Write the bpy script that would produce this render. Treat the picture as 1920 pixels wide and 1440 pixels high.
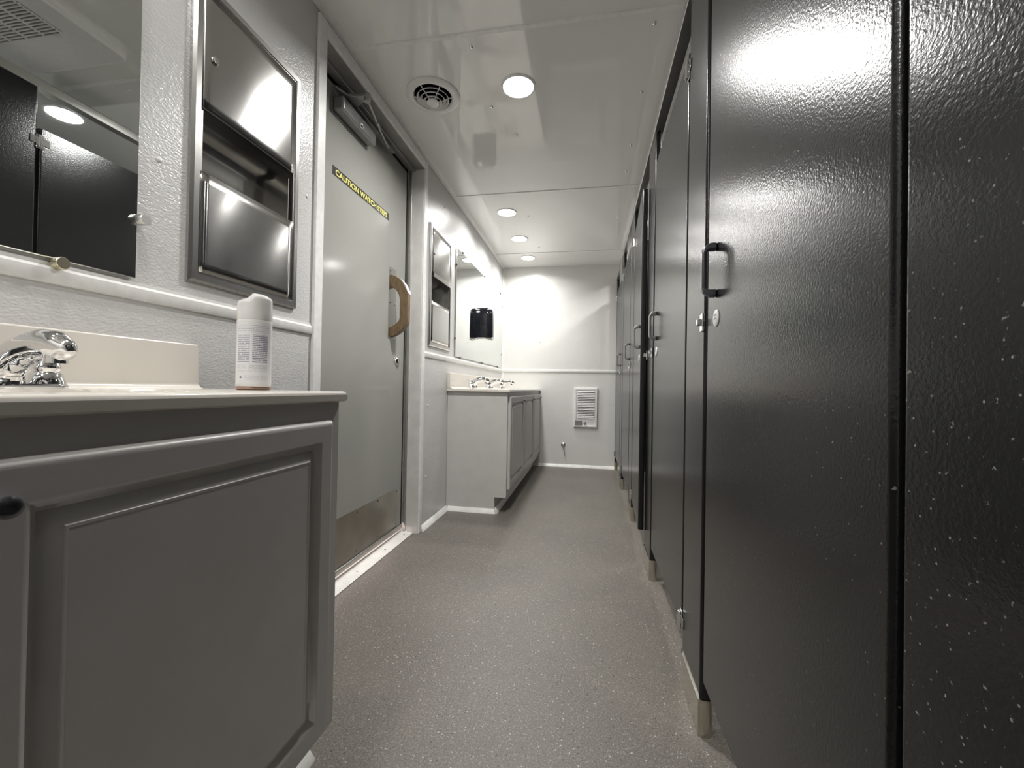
import bpy, math, random
from mathutils import Vector, Matrix

random.seed(7)
PI = math.pi
SC = bpy.context.scene
COL = SC.collection
for _o in list(bpy.data.objects):
    bpy.data.objects.remove(_o)

# ------------------------------------------------------------------ camera, world, exposure
F_PX, YAW, PITCH, ROLL, CAM_Z = 797.1, -0.1787, 0.0090, 0.0174, 0.8251
_fw = Vector((math.sin(YAW) * math.cos(PITCH), math.cos(YAW) * math.cos(PITCH), math.sin(PITCH)))
_rt = Vector((math.cos(YAW), -math.sin(YAW), 0))
_up = _rt.cross(_fw)
_r2 = _rt * math.cos(ROLL) + _up * math.sin(ROLL)
_u2 = _up * math.cos(ROLL) - _rt * math.sin(ROLL)
cam_data = bpy.data.cameras.new('camera')
cam_data.sensor_fit = 'HORIZONTAL'
cam_data.sensor_width = 36.0
cam_data.lens = F_PX / 1920.0 * 36.0
cam_data.clip_start = 0.02
cam = bpy.data.objects.new('camera', cam_data)
COL.objects.link(cam)
_m = Matrix((_r2, _u2, -_fw)).transposed().to_4x4()
_m.translation = Vector((0, 0, CAM_Z))
cam.matrix_world = _m
SC.camera = cam

world = bpy.data.worlds.new('world')
SC.world = world
world.use_nodes = True
world.node_tree.nodes['Background'].inputs[0].default_value = (1.0, 0.80, 0.78, 1)
world.node_tree.nodes['Background'].inputs[1].default_value = 3.2

SC.view_settings.view_transform = 'Standard'
SC.view_settings.look = 'None'
SC.view_settings.gamma = 1
SC.view_settings.use_curve_mapping = False
SC.view_settings.exposure = 0.90
SC.cycles.max_bounces = 12
SC.cycles.diffuse_bounces = 6
SC.cycles.glossy_bounces = 8
SC.cycles.sample_clamp_indirect = 8.0

LAMP, LAMP_FAR, LAMP_NEAR, LAMP_STALL = 10.6, 3.8, 1.6, 4.0      # watts of each ceiling lamp
SPREAD = 155.0

# the room: camera stands at x=0, y=0
XL, XW, XR = -0.932, 0.272, 1.38
YB, YF, ZC = 4.53, -1.05, 2.13
DX = -1.020           # face of the entry door

# ------------------------------------------------------------------ materials
def new_mat(name):
    m = bpy.data.materials.new(name)
    m.use_nodes = True
    nt = m.node_tree
    return m, nt, nt.nodes['Principled BSDF']

def coords(nt, scale=(1, 1, 1)):
    tc = nt.nodes.new('ShaderNodeTexCoord')
    mp = nt.nodes.new('ShaderNodeMapping')
    mp.inputs['Scale'].default_value = scale
    nt.links.new(tc.outputs['Object'], mp.inputs['Vector'])
    return mp.outputs['Vector']

def noise(nt, vec, scale, detail=2.0, rough=0.5):
    n = nt.nodes.new('ShaderNodeTexNoise')
    n.inputs['Scale'].default_value = scale
    n.inputs['Detail'].default_value = detail
    n.inputs['Roughness'].default_value = rough
    nt.links.new(vec, n.inputs['Vector'])
    return n.outputs['Fac']

def ramp(nt, fac, stops):
    r = nt.nodes.new('ShaderNodeValToRGB')
    el = r.color_ramp.elements
    while len(el) < len(stops):
        el.new(0.5)
    for e, (p, c) in zip(el, stops):
        e.position = p
        e.color = (*c, 1) if len(c) == 3 else c
    nt.links.new(fac, r.inputs['Fac'])
    return r.outputs['Color']

def mixc(nt, fac, a, b, mode='MIX'):
    n = nt.nodes.new('ShaderNodeMix')
    n.data_type = 'RGBA'
    n.blend_type = mode
    for val, i in ((fac, 0), (a, 6), (b, 7)):
        if isinstance(val, (int, float)):
            n.inputs[i].default_value = val
        elif isinstance(val, tuple):
            n.inputs[i].default_value = (*val, 1) if len(val) == 3 else val
        else:
            nt.links.new(val, n.inputs[i])
    return n.outputs[2]

def math_n(nt, op, a, b=None):
    n = nt.nodes.new('ShaderNodeMath')
    n.operation = op
    for i, v in enumerate((a, b)):
        if v is None:
            continue
        if isinstance(v, (int, float)):
            n.inputs[i].default_value = v
        else:
            nt.links.new(v, n.inputs[i])
    return n.outputs[0]

def bump(nt, bsdf, h, strength, dist, prev=None):
    b = nt.nodes.new('ShaderNodeBump')
    b.inputs['Strength'].default_value = strength
    b.inputs['Distance'].default_value = dist
    nt.links.new(h, b.inputs['Height'])
    if prev is not None:
        nt.links.new(prev, b.inputs['Normal'])
    nt.links.new(b.outputs['Normal'], bsdf.inputs['Normal'])
    return b.outputs['Normal']

def plain(name, col, rough=0.4, metal=0.0, var=0.06, nscale=40, bstr=0.0, bscale=300, bdist=0.0005, spec=0.5, stretch=(1, 1, 1)):
    m, nt, b = new_mat(name)
    v = coords(nt, stretch)
    n = noise(nt, v, nscale, 3)
    lo = tuple(c * (1 - var) for c in col)
    hi = tuple(min(1, c * (1 + var)) for c in col)
    nt.links.new(ramp(nt, n, [(0.3, lo), (0.7, hi)]), b.inputs['Base Color'])
    b.inputs['Roughness'].default_value = rough
    b.inputs['Metallic'].default_value = metal
    b.inputs['Specular IOR Level'].default_value = spec
    if bstr:
        bump(nt, b, noise(nt, v, bscale, 2), bstr, bdist)
    return m

M = {}
# pebbled plastic wall sheet
m, nt, b = new_mat('pebbled_wall_sheet')
v = coords(nt)
nt.links.new(ramp(nt, noise(nt, v, 3, 3), [(0.3, (0.60, 0.595, 0.587)), (0.7, (0.64, 0.635, 0.627))]), b.inputs['Base Color'])
b.inputs['Roughness'].default_value = 0.26
vs = coords(nt, (1, 0.55, 1))
n1 = noise(nt, vs, 240, 2.0, 0.5)
n0 = noise(nt, v, 6, 2)
p0 = bump(nt, b, n0, 0.25, 0.01)
bump(nt, b, n1, 0.55, 0.0022, p0)
M['wall'] = m
m, nt, b = new_mat('smooth_white_panel')
v = coords(nt)
nt.links.new(ramp(nt, noise(nt, v, 2.5, 3), [(0.3, (0.72, 0.715, 0.695)), (0.7, (0.76, 0.755, 0.735))]), b.inputs['Base Color'])
b.inputs['Roughness'].default_value = 0.3
p0 = bump(nt, b, noise(nt, v, 7, 2), 0.3, 0.008)
bump(nt, b, noise(nt, v, 160, 2), 0.25, 0.0012, p0)
M['wall_smooth'] = m
m, nt, b = new_mat('glossy_ceiling_sheet')
v = coords(nt)
nt.links.new(ramp(nt, noise(nt, v, 1.6, 3), [(0.3, (0.80, 0.795, 0.78)), (0.7, (0.83, 0.825, 0.81))]), b.inputs['Base Color'])
b.inputs['Roughness'].default_value = 0.055
b.inputs['Specular IOR Level'].default_value = 0.55
bump(nt, b, noise(nt, v, 2.2, 2), 0.06, 0.012)
M['ceiling'] = m
# speckled vinyl floor
m, nt, b = new_mat('speckled_vinyl')
v = coords(nt)
base = ramp(nt, noise(nt, v, 210, 4, 0.65), [(0.25, (0.075, 0.066, 0.057)), (0.5, (0.158, 0.143, 0.125)), (0.78, (0.275, 0.254, 0.228))])
big = ramp(nt, noise(nt, v, 2.4, 5, 0.6), [(0.3, (0.88, 0.88, 0.88)), (0.7, (1.08, 1.07, 1.06))])
c = mixc(nt, 1.0, base, big, 'MULTIPLY')
def specks(nt, v, scale, size, keep):
    vo = nt.nodes.new('ShaderNodeTexVoronoi')
    vo.inputs['Scale'].default_value = scale
    nt.links.new(v, vo.inputs['Vector'])
    small = math_n(nt, 'LESS_THAN', vo.outputs['Distance'], size)
    sep = nt.nodes.new('ShaderNodeSeparateColor')
    nt.links.new(vo.outputs['Color'], sep.inputs[0])
    return math_n(nt, 'MULTIPLY', small, math_n(nt, 'GREATER_THAN', sep.outputs[0], keep))
c = mixc(nt, math_n(nt, 'MULTIPLY', specks(nt, v, 230, 0.33, 0.60), 0.5), c, (0.40, 0.38, 0.35))
c = mixc(nt, math_n(nt, 'MULTIPLY', specks(nt, v, 100, 0.2, 0.78), 0.8), c, (0.55, 0.52, 0.47))
c = mixc(nt, math_n(nt, 'MULTIPLY', specks(nt, v, 95, 0.2, 0.85), 0.8), c, (0.03, 0.026, 0.022))
scuff = ramp(nt, noise(nt, v, 9, 6, 0.72), [(0.60, (0, 0, 0)), (0.72, (0.5, 0.5, 0.5))])
c = mixc(nt, math_n(nt, 'MULTIPLY', scuff, 0.35), c, (0.34, 0.31, 0.27))
nt.links.new(c, b.inputs['Base Color'])
b.inputs['Roughness'].default_value = 0.42
bump(nt, b, noise(nt, v, 330, 3, 0.6), 0.5, 0.0012)
M['floor'] = m
# dark stall panel
def panel_mat(name, dust):
    m, nt, b = new_mat(name)
    v = coords(nt)
    base = ramp(nt, noise(nt, v, 180, 2), [(0.3, (0.006, 0.0062, 0.0065)), (0.7, (0.009, 0.0092, 0.0096))])
    c = base
    if dust:
        patch = ramp(nt, noise(nt, v, 5, 4, 0.6), [(0.35, (0.25, 0.25, 0.25)), (0.65, (1, 1, 1))])
        fleck = ramp(nt, noise(nt, v, 150, 3, 0.55), [(0.665 + (1 - dust) * 0.06, (0, 0, 0)), (0.72 + (1 - dust) * 0.06, (1, 1, 1))])
        dots = math_n(nt, 'MULTIPLY', specks(nt, v, 150, 0.15, 0.975), 0.9)
        c = mixc(nt, math_n(nt, 'MULTIPLY', math_n(nt, 'ADD', fleck, dots), math_n(nt, 'MULTIPLY', patch, 0.25 + 0.5 * dust)), c, (0.50, 0.50, 0.48))
    nt.links.new(c, b.inputs['Base Color'])
    b.inputs['Roughness'].default_value = 0.20
    b.inputs['IOR'].default_value = 1.5
    n1_ = noise(nt, v, 250, 2.0, 0.5)
    bump(nt, b, n1_, 0.5, 0.0007)
    return m
M['panel'] = panel_mat('charcoal_panel', 0.0)
M['panel_dusty'] = panel_mat('dusty_charcoal_panel', 1.0)
M['panel_near'] = panel_mat('lightly_dusty_charcoal_panel', 0.35)
M['trim'] = plain('white_vinyl_trim', (0.80, 0.795, 0.78), 0.28)
M['base_trim'] = plain('white_base_strip', (0.84, 0.83, 0.80), 0.35, var=0.08, nscale=14)
M['door'] = plain('pale_door_paint', (0.34, 0.34, 0.315), 0.13, var=0.03, nscale=3, bstr=0.12, bscale=60, bdist=0.001)
M['frame'] = plain('door_frame_metal', (0.62, 0.615, 0.595), 0.3, var=0.08, nscale=12)
M['soffit'] = plain('dark_frame_metal', (0.34, 0.335, 0.32), 0.35, metal=0.3, var=0.1, nscale=10)  # door head metal, a darker tone than the jambs
M['rubber'] = plain('black_rubber_seal', (0.012, 0.012, 0.012), 0.6)
M['cabinet'] = plain('grey_cabinet_paint', (0.575, 0.56, 0.545), 0.38, var=0.03, nscale=12, bstr=0.15, bscale=400, bdist=0.0004)
M['marble'] = plain('cream_cast_marble', (0.74, 0.70, 0.64), 0.18, var=0.03, nscale=5)
M['chrome'] = plain('chrome', (0.82, 0.82, 0.83), 0.06, metal=1.0, var=0.02)
M['alu'] = plain('brushed_aluminium', (0.62, 0.61, 0.59), 0.32, metal=1.0, var=0.06, stretch=(1, 1, 8))
M['grey_hw'] = plain('grey_hardware_paint', (0.30, 0.30, 0.295), 0.35, metal=0.5, var=0.12, nscale=30)
M['dark_hw'] = plain('dark_handle_metal', (0.16, 0.16, 0.18), 0.22, metal=0.85, var=0.1)
M['black'] = plain('glossy_black_plastic', (0.012, 0.013, 0.017), 0.12, var=0.1)
M['shoe'] = plain('stainless_shoe', (0.60, 0.57, 0.50), 0.22, metal=1.0, var=0.12, nscale=20)
M['white_plastic'] = plain('white_plastic', (0.80, 0.79, 0.785), 0.32, var=0.03)
M['white_lamp'] = plain('lamp_trim_white', (0.85, 0.85, 0.84), 0.35, var=0.02)
M['grey_plastic'] = plain('grey_grille', (0.20, 0.20, 0.195), 0.5)
M['dark_void'] = plain('dark_duct', (0.38, 0.38, 0.37), 0.7)
M['brass'] = plain('warm_satin_metal', (0.62, 0.57, 0.42), 0.25, metal=0.9)
M['can'] = plain('white_can', (0.76, 0.74, 0.73), 0.25, var=0.03)
M['tin'] = plain('copper_tinted_rim', (0.5, 0.33, 0.26), 0.3, metal=0.8)
M['yellow'] = plain('yellow_letters', (0.80, 0.74, 0.20), 0.5)
M['sign_black'] = plain('black_sticker', (0.018, 0.016, 0.014), 0.4)
M['heater_slot'] = plain('heater_slot', (0.16, 0.14, 0.145), 0.6)
M['asphalt'] = plain('outside_ground', (0.5, 0.42, 0.4), 0.9)
m, nt, b = new_mat('mirror_silver')
v = coords(nt)
nt.links.new(ramp(nt, noise(nt, v, 2, 2), [(0.3, (0.80, 0.825, 0.81)), (0.7, (0.82, 0.845, 0.83))]), b.inputs['Base Color'])
b.inputs['Metallic'].default_value = 1.0
b.inputs['Roughness'].default_value = 0.012
M['mirror'] = m
# brushed stainless with slightly oil-canned sheet
def steel(name, rough, wav, aniso=0.0):
    m, nt, b = new_mat(name)
    v = coords(nt)
    vb = coords(nt, (1, 1, 0.02))
    vb2 = coords(nt, (1, 0.02, 1))
    nt.links.new(ramp(nt, noise(nt, vb2, 900, 2), [(0.3, (0.56, 0.555, 0.54)), (0.7, (0.59, 0.585, 0.57))]), b.inputs['Base Color'])
    b.inputs['Metallic'].default_value = 1.0
    b.inputs['Roughness'].default_value = rough
    b.inputs['Anisotropic'].default_value = aniso
    b.inputs['Anisotropic Rotation'].default_value = 0.25
    tg = nt.nodes.new('ShaderNodeTangent')
    tg.direction_type = 'UV_MAP'
    tg.uv_map = 'UVMap'
    if aniso:
        nt.links.new(tg.outputs[0], b.inputs['Tangent'])
    bump(nt, b, noise(nt, v, 3.2, 1), wav, 0.02)
    return m
M['steel'] = steel('brushed_steel', 0.15, 0.14, 0.8)
M['steel_frame'] = steel('satin_steel_frame', 0.24, 0.05)
M['kick'] = plain('kick_plate_steel', (0.50, 0.475, 0.42), 0.28, metal=1.0, var=0.10, nscale=9)
# wood of the pull handle
m, nt, b = new_mat('oiled_wood')
v = coords(nt, (6, 1, 1.2))
nn = noise(nt, v, 22, 5, 0.65)
nt.links.new(ramp(nt, nn, [(0.25, (0.10, 0.062, 0.030)), (0.55, (0.19, 0.128, 0.068)), (0.8, (0.27, 0.19, 0.11))]), b.inputs['Base Color'])
b.inputs['Roughness'].default_value = 0.4
bump(nt, b, nn, 0.2, 0.0006)
M['wood'] = m

def emit(name, col, strength):
    m = bpy.data.materials.new(name)
    m.use_nodes = True
    nt = m.node_tree
    nt.nodes.remove(nt.nodes['Principled BSDF'])
    e = nt.nodes.new('ShaderNodeEmission')
    e.inputs[0].default_value = (*col, 1)
    e.inputs[1].default_value = strength
    nt.links.new(e.outputs[0], nt.nodes['Material Output'].inputs[0])
    return m

# printed label of the spray can: rows of small grey print on white
m, nt, b = new_mat('printed_can_label')
tc = nt.nodes.new('ShaderNodeTexCoord')
sx = nt.nodes.new('ShaderNodeSeparateXYZ')
nt.links.new(tc.outputs['UV'], sx.inputs[0])
U, V = sx.outputs[0], sx.outputs[1]
def between(a, lo, hi):
    return math_n(nt, 'MULTIPLY', math_n(nt, 'GREATER_THAN', a, lo), math_n(nt, 'LESS_THAN', a, hi))
def rows(freq, duty):
    return math_n(nt, 'LESS_THAN', math_n(nt, 'FRACT', math_n(nt, 'MULTIPLY', V, freq)), duty)
def ragged(seed_scale, lo):
    cb = nt.nodes.new('ShaderNodeCombineXYZ')
    nt.links.new(math_n(nt, 'MULTIPLY', U, 55), cb.inputs[0])
    nt.links.new(math_n(nt, 'FLOOR', math_n(nt, 'MULTIPLY', V, seed_scale)), cb.inputs[1])
    w = nt.nodes.new('ShaderNodeTexWhiteNoise')
    w.noise_dimensions = '2D'
    fl = nt.nodes.new('ShaderNodeVectorMath')
    fl.operation = 'FLOOR'
    nt.links.new(cb.outputs[0], fl.inputs[0])
    nt.links.new(fl.outputs[0], w.inputs['Vector'])
    return math_n(nt, 'GREATER_THAN', w.outputs['Value'], lo)
def block(u0, u1, v0, v1, freq, duty, lo):
    return math_n(nt, 'MULTIPLY', math_n(nt, 'MULTIPLY', between(U, u0, u1), between(V, v0, v1)), math_n(nt, 'MULTIPLY', rows(freq, duty), ragged(freq, lo)))
c = (0.78, 0.77, 0.79)
for blk, a, k in ((block(0.08, 0.42, 0.34, 0.80, 34, 0.55, 0.10), 0.85, (0.30, 0.30, 0.38)),
                  (block(0.48, 0.86, 0.34, 0.80, 34, 0.60, 0.08), 0.95, (0.24, 0.24, 0.32)),
                  (block(0.04, 0.92, 0.83, 0.97, 34, 0.42, 0.10), 0.6, (0.38, 0.38, 0.42)),
                  (block(0.04, 0.34, 0.25, 0.31, 60, 0.5, 0.15), 0.5, (0.4, 0.4, 0.46)),
                  (block(0.40, 0.86, 0.24, 0.31, 60, 0.5, 0.15), 0.6, (0.36, 0.36, 0.42)),
                  (block(0.04, 0.90, 0.205, 0.225, 50, 0.6, 0.2), 0.55, (0.4, 0.4, 0.44)),
                  (block(0.30, 0.88, 0.07, 0.15, 60, 0.5, 0.2), 0.5, (0.4, 0.4, 0.46))):
    c = mixc(nt, math_n(nt, 'MULTIPLY', blk, a), c, k)
dotd = math_n(nt, 'ADD', math_n(nt, 'POWER', math_n(nt, 'MULTIPLY', math_n(nt, 'SUBTRACT', U, 0.2), 1.0), 2),
              math_n(nt, 'POWER', math_n(nt, 'MULTIPLY', math_n(nt, 'SUBTRACT', V, 0.11), 1.9), 2))
c = mixc(nt, math_n(nt, 'MULTIPLY', math_n(nt, 'LESS_THAN', dotd, 0.0011), 0.85), c, (0.12, 0.12, 0.16))
nt.links.new(c, b.inputs['Base Color'])
b.inputs['Roughness'].default_value = 0.3
M['label'] = m

# ------------------------------------------------------------------ mesh building
class MB:
    def __init__(self):
        self.v, self.f, self.uv = [], [], {}
    def add(self, vs, fs):
        o = len(self.v)
        self.v += [tuple(p) for p in vs]
        self.f += [tuple(i + o for i in f) for f in fs]
        return self
    def box(self, x0, x1, y0, y1, z0, z1):
        vs = [(x, y, z) for x in (x0, x1) for y in (y0, y1) for z in (z0, z1)]
        return self.add(vs, [(0, 1, 3, 2), (4, 6, 7, 5), (0, 4, 5, 1), (2, 3, 7, 6), (0, 2, 6, 4), (1, 5, 7, 3)])
    def loops(self, loops, cap0=True, cap1=True, closed=True):
        n = len(loops[0])
        vs = [p for l in loops for p in l]
        fs = []
        for i in range(len(loops) - 1):
            for j in range(n if closed else n - 1):
                k = (j + 1) % n
                fs.append((i * n + j, i * n + k, (i + 1) * n + k, (i + 1) * n + j))
        if cap0:
            fs.append(tuple(reversed(range(n))))
        if cap1:
            fs.append(tuple(range((len(loops) - 1) * n, len(loops) * n)))
        return self.add(vs, fs)
    def cyl(self, p0, p1, r0, r1=None, n=24):
        r1 = r0 if r1 is None else r1
        return self.sweep([p0, p1], [r0, r1], n)
    def sweep(self, pts, radii, n=16, flat=1.0, side=None):
        pts = [Vector(p) for p in pts]
        loops = []
        T0 = (pts[1] - pts[0]).normalized()
        ref = Vector(side) if side else (Vector((0, 0, 1)) if abs(T0.z) < 0.9 else Vector((1, 0, 0)))
        a = (ref - T0 * ref.dot(T0)).normalized()
        for i, p in enumerate(pts):
            t = (pts[min(i + 1, len(pts) - 1)] - pts[max(i - 1, 0)]).normalized()
            a = (a - t * a.dot(t)).normalized()
            b_ = t.cross(a)
            r = radii[i] if isinstance(radii, (list, tuple)) else radii
            loops.append([p + a * math.cos(2 * PI * k / n) * r + b_ * math.sin(2 * PI * k / n) * r * flat for k in range(n)])
        return self.loops(loops)
    def lathe(self, prof, origin, axis='Z', n=40, sx=1.0, sy=1.0):
        ox, oy, oz = origin
        loops = []
        for r, h in prof:
            l = []
            for k in range(n):
                a = 2 * PI * k / n
                c_, s_ = math.cos(a) * r * sx, math.sin(a) * r * sy
                l.append({'Z': (ox + c_, oy + s_, oz + h), 'X': (ox + h, oy + c_, oz + s_), 'Y': (ox + s_, oy + h, oz + c_)}[axis])
            loops.append(l)
        return self.loops(loops)
    def prism(self, poly, axis, a0, a1):
        def P(u, w, a):
            return {'X': (a, u, w), 'Y': (u, a, w), 'Z': (u, w, a)}[axis]
        return self.loops([[P(u, w, a0) for u, w in poly], [P(u, w, a1) for u, w in poly]])
    def build(self, name, mat, parent=None, bevel=0.0, seg=2, smooth=True, angle=38, kind=None, label=None, wn=False):
        off = parent_world(parent) if parent else Vector((0, 0, 0))
        me = bpy.data.meshes.new(name)
        me.from_pydata([tuple(Vector(p) - off) for p in self.v], [], self.f)
        me.validate()
        import bmesh
        bm = bmesh.new()
        bm.from_mesh(me)
        bmesh.ops.recalc_face_normals(bm, faces=bm.faces)
        bm.to_mesh(me)
        bm.free()
        if smooth:
            me.polygons.foreach_set('use_smooth', [True] * len(me.polygons))
            me.set_sharp_from_angle(angle=math.radians(angle))
        me.materials.append(mat)
        o = bpy.data.objects.new(name, me)
        COL.objects.link(o)
        if parent:
            o.parent = parent
        if bevel:
            bv = o.modifiers.new('bevel', 'BEVEL')
            bv.width = bevel
            bv.segments = seg
            bv.limit_method = 'ANGLE'
            bv.angle_limit = math.radians(40)
            bv.harden_normals = False
        if bevel or wn:
            w_ = o.modifiers.new('weighted_normal', 'WEIGHTED_NORMAL')
            w_.mode = 'FACE_AREA'
            w_.weight = 100
            w_.keep_sharp = True
        if kind:
            o['kind'] = kind
        if label:
            o['label'] = label
        return o

def parent_world(p):
    v = Vector((0, 0, 0))
    while p is not None:
        v += p.location
        p = p.parent
    return v

def tag(o, label=None, cat=None, group=None, kind=None):
    if label: o['label'] = label
    if cat: o['category'] = cat
    if group: o['group'] = group
    if kind: o['kind'] = kind
    return o

def thing(name, label, cat, loc, group=None, kind=None):
    e = bpy.data.objects.new(name, None)
    e.empty_display_size = 0.05
    COL.objects.link(e)
    e.location = loc
    return tag(e, label, cat, group, kind)

def rivet_mb(points, normal, r=0.006, h=0.0035):
    """a dome headed panel rivet at each point"""
    mb = MB()
    for p in points:
        p = Vector(p)
        nrm = Vector(normal)
        pr = [(r, 0), (r * 0.95, h * 0.45), (r * 0.7, h * 0.8), (r * 0.3, h), (0.0005, h * 1.02)]
        a = Vector((0, 0, 1)) if abs(nrm.z) < 0.5 else Vector((1, 0, 0))
        b_ = nrm.cross(a)
        mb.loops([[p + nrm * hh + a * math.cos(2 * PI * k / 14) * rr + b_ * math.sin(2 * PI * k / 14) * rr for k in range(14)] for rr, hh in pr])
    return mb

# ------------------------------------------------------------------ room shell
OY0, OY1, OZ = 1.341, 2.254, 2.049     # entry door opening
WT = 0.14
w = MB()
w.box(XL - WT, XL, YF, OY0, -0.02, ZC + 0.05)
w.box(XL - WT, XL, OY1, YB, -0.02, ZC + 0.05)
w.box(XL - WT, XL, OY0, OY1, OZ, ZC + 0.05)
wl = w.build('wall_left', M['wall'], kind='structure', smooth=False)
rivet_mb([(XL, 0.772, 1.31), (XL, 2.379, 0.713), (XL, 2.367, 0.298), (XL, 0.772, 1.86), (XL, 1.262, 1.45), (XL, 1.262, 0.60),
          (XL, 2.60, 1.98), (XL, 3.3, 1.98), (XL, 3.9, 1.98), (XL, 2.32, 1.98)], (1, 0, 0)).build('rivet', M['trim'], wl)
wb = MB().box(XL - WT, XR + WT, YB, YB + 0.1, -0.02, ZC + 0.05).build('wall_back', M['wall_smooth'], kind='structure', smooth=False)
rivet_mb([(-0.151, YB, 0.27), (0.233, YB, 0.296), (0.254, YB, 0.673), (-0.157, YB, 0.68), (-0.52, YB, 1.32), (-0.13, YB, 1.32), (0.24, YB, 1.32),
          (-0.52, YB, 1.88), (-0.13, YB, 1.90)], (0, -1, 0), 0.007).build('rivet', M['trim'], wb)
MB().box(XR, XR + WT, YF, YB, -0.02, ZC + 0.05).build('wall_right', M['wall_smooth'], kind='structure', smooth=False)
MB().box(XL - WT, XR + WT, YF - 0.1, YF, -0.02, ZC + 0.05).build('wall_front', M['wall_smooth'], kind='structure', smooth=False)
MB().box(XL - 0.05, XR + WT, YF - 0.1, YB + 0.1, -0.06, 0.0).build('floor', M['floor'], kind='structure', smooth=False)
cl = MB().box(XL - WT, XR + WT, YF - 0.1, YB + 0.1, ZC, ZC + 0.05).build('ceiling', M['ceiling'], kind='structure', smooth=False)
rivet_mb([(-0.464, 1.912, ZC), (-0.388, 2.147, ZC), (0.208, 1.915, ZC), (0.201, 2.322, ZC), (-0.473, 3.178, ZC), (-0.473, 3.9, ZC), (0.2, 3.3, ZC),
          (0.2, 2.6, ZC), (-0.464, 1.56, ZC), (0.21, 1.56, ZC)], (0, 0, -1), 0.008, 0.006).build('rivet', M['chrome'], cl)

# flat battens over the panel joints
def batten_x(y, n):      # across the ceiling
    mb = MB()
    mb.prism([(y - 0.011, ZC), (y - 0.008, ZC - 0.004), (y + 0.008, ZC - 0.004), (y + 0.011, ZC)], 'X', XL, XR)
    mb.build('trim_%d' % n, M['trim'], kind='structure')
batten_x(1.502, 1); batten_x(2.79, 2); batten_x(4.06, 3); batten_x(0.2, 13)
# corner strip between left wall and ceiling
def corner_strip(y0, y1):
    mb = MB()
    mb.prism([(XL, ZC), (XL, ZC - 0.018), (XL + 0.003, ZC - 0.02), (XL + 0.008, ZC - 0.010), (XL + 0.018, ZC - 0.003), (XL + 0.022, ZC)], 'Y', y0, y1)
    return mb
corner_strip(YF, YB).build('trim_4', M['trim'], kind='structure')
# chair rails on left wall (two runs) and on back wall
def rail_poly():
    return [(0, 0.994), (0.006, 0.995), (0.009, 1.001), (0.009, 1.018), (0.004, 1.024), (0.004, 1.030), (0, 1.031)]
MB().prism([(XL + a, z) for a, z in rail_poly()], 'Y', YF, 1.292).build('trim_5', M['trim'], kind='structure')
MB().prism([(XL + a, z) for a, z in rail_poly()], 'Y', 2.292, YB).build('trim_6', M['trim'], kind='structure')
MB().prism([(YB - a, z) for a, z in rail_poly()], 'X', XL, XR).build('trim_7', M['trim'], kind='structure')
# vertical corner strip at the back left corner
MB().prism([(XL, YB), (XL + 0.024, YB), (XL + 0.022, YB - 0.004), (XL + 0.007, YB - 0.007), (XL + 0.004, YB - 0.022), (XL, YB - 0.024)], 'Z', 0.0, ZC).build('trim_8', M['trim'], kind='structure')

# white angled base strips
def base_poly(sgn=1):
    return [(0.0, 0.0), (0.022 * sgn, 0.0), (0.021 * sgn, 0.004), (0.003 * sgn, 0.028), (0.0, 0.029)]
MB().prism([(XL + a, z) for a, z in base_poly()], 'Y', 2.292, 2.735).build('baseboard_left', M['base_trim'], kind='structure')
MB().prism([(YB + a, z) for a, z in base_poly(-1)], 'X', -0.60, XW + 0.5).build('baseboard_back', M['base_trim'], kind='structure')

# outside ground, reached by the daylight under the door
MB().box(-6, XL - 0.22, -4, 8, -0.5, -0.45).build('ground_outside', M['asphalt'], kind='structure', smooth=False)

# ------------------------------------------------------------------ entry door
d = thing('door_1', 'pale grey metal entry door with kick plate, closer and wooden pull', None, (DX, OY0, 0.0), kind='structure')
LY0, LY1, LZ0, LZ1 = 1.349, 2.226, 0.050, 2.024
leaf = MB().box(DX - 0.042, DX, LY0, LY1, LZ0, LZ1).build('door_leaf', M['door'], d, bevel=0.002)
# frame: jambs, head, stops, inner casing
fr = MB()
fr.box(XL - WT, XL + 0.001, OY1 - 0.003, OY1 + 0.012, 0, OZ)
fr.box(XL - WT, XL + 0.001, OY0 - 0.012, OY0 + 0.003, 0, OZ)
fr.build('door_frame', M['frame'], d, bevel=0.0015)
hd = MB()
hd.box(XL - WT, XL + 0.001, OY0 - 0.012, OY1 + 0.012, OZ - 0.003, OZ + 0.012)
hd.box(DX + 0.004, DX + 0.022, OY0 + 0.003, OY1 - 0.003, OZ - 0.012, OZ - 0.002)
hd.build('frame_head', M['soffit'], d, bevel=0.001)
st = MB()
st.box(DX + 0.004, DX + 0.022, OY1 - 0.010, OY1 - 0.002, 0.02, OZ - 0.012)
st.box(DX + 0.004, DX + 0.024, OY0, OY0 + 0.008, 0.02, OZ - 0.01)
st.build('door_stop', M['alu'], d, bevel=0.001)
se = MB()
se.box(DX - 0.03, DX - 0.006, LY1 + 0.0005, OY1 - 0.003, 0.03, OZ - 0.003)
se.box(DX - 0.03, DX - 0.006, OY0 + 0.003, OY1 - 0.003, LZ1 + 0.0005, OZ - 0.003)
se.build('weather_seal', M['rubber'], d)
ca = MB()
def casing(y0, y1, z0, z1):
    ca.box(XL, XL + 0.012, y0, y1, z0, z1)
casing(OY0 - 0.046, OY0, 0.0, OZ + 0.05)
casing(OY1, OY1 + 0.038, 0.0, OZ + 0.05)
casing(OY0, OY1, OZ, OZ + 0.05)
ca.build('door_casing', M['trim'], d, bevel=0.004, seg=3)
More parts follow.
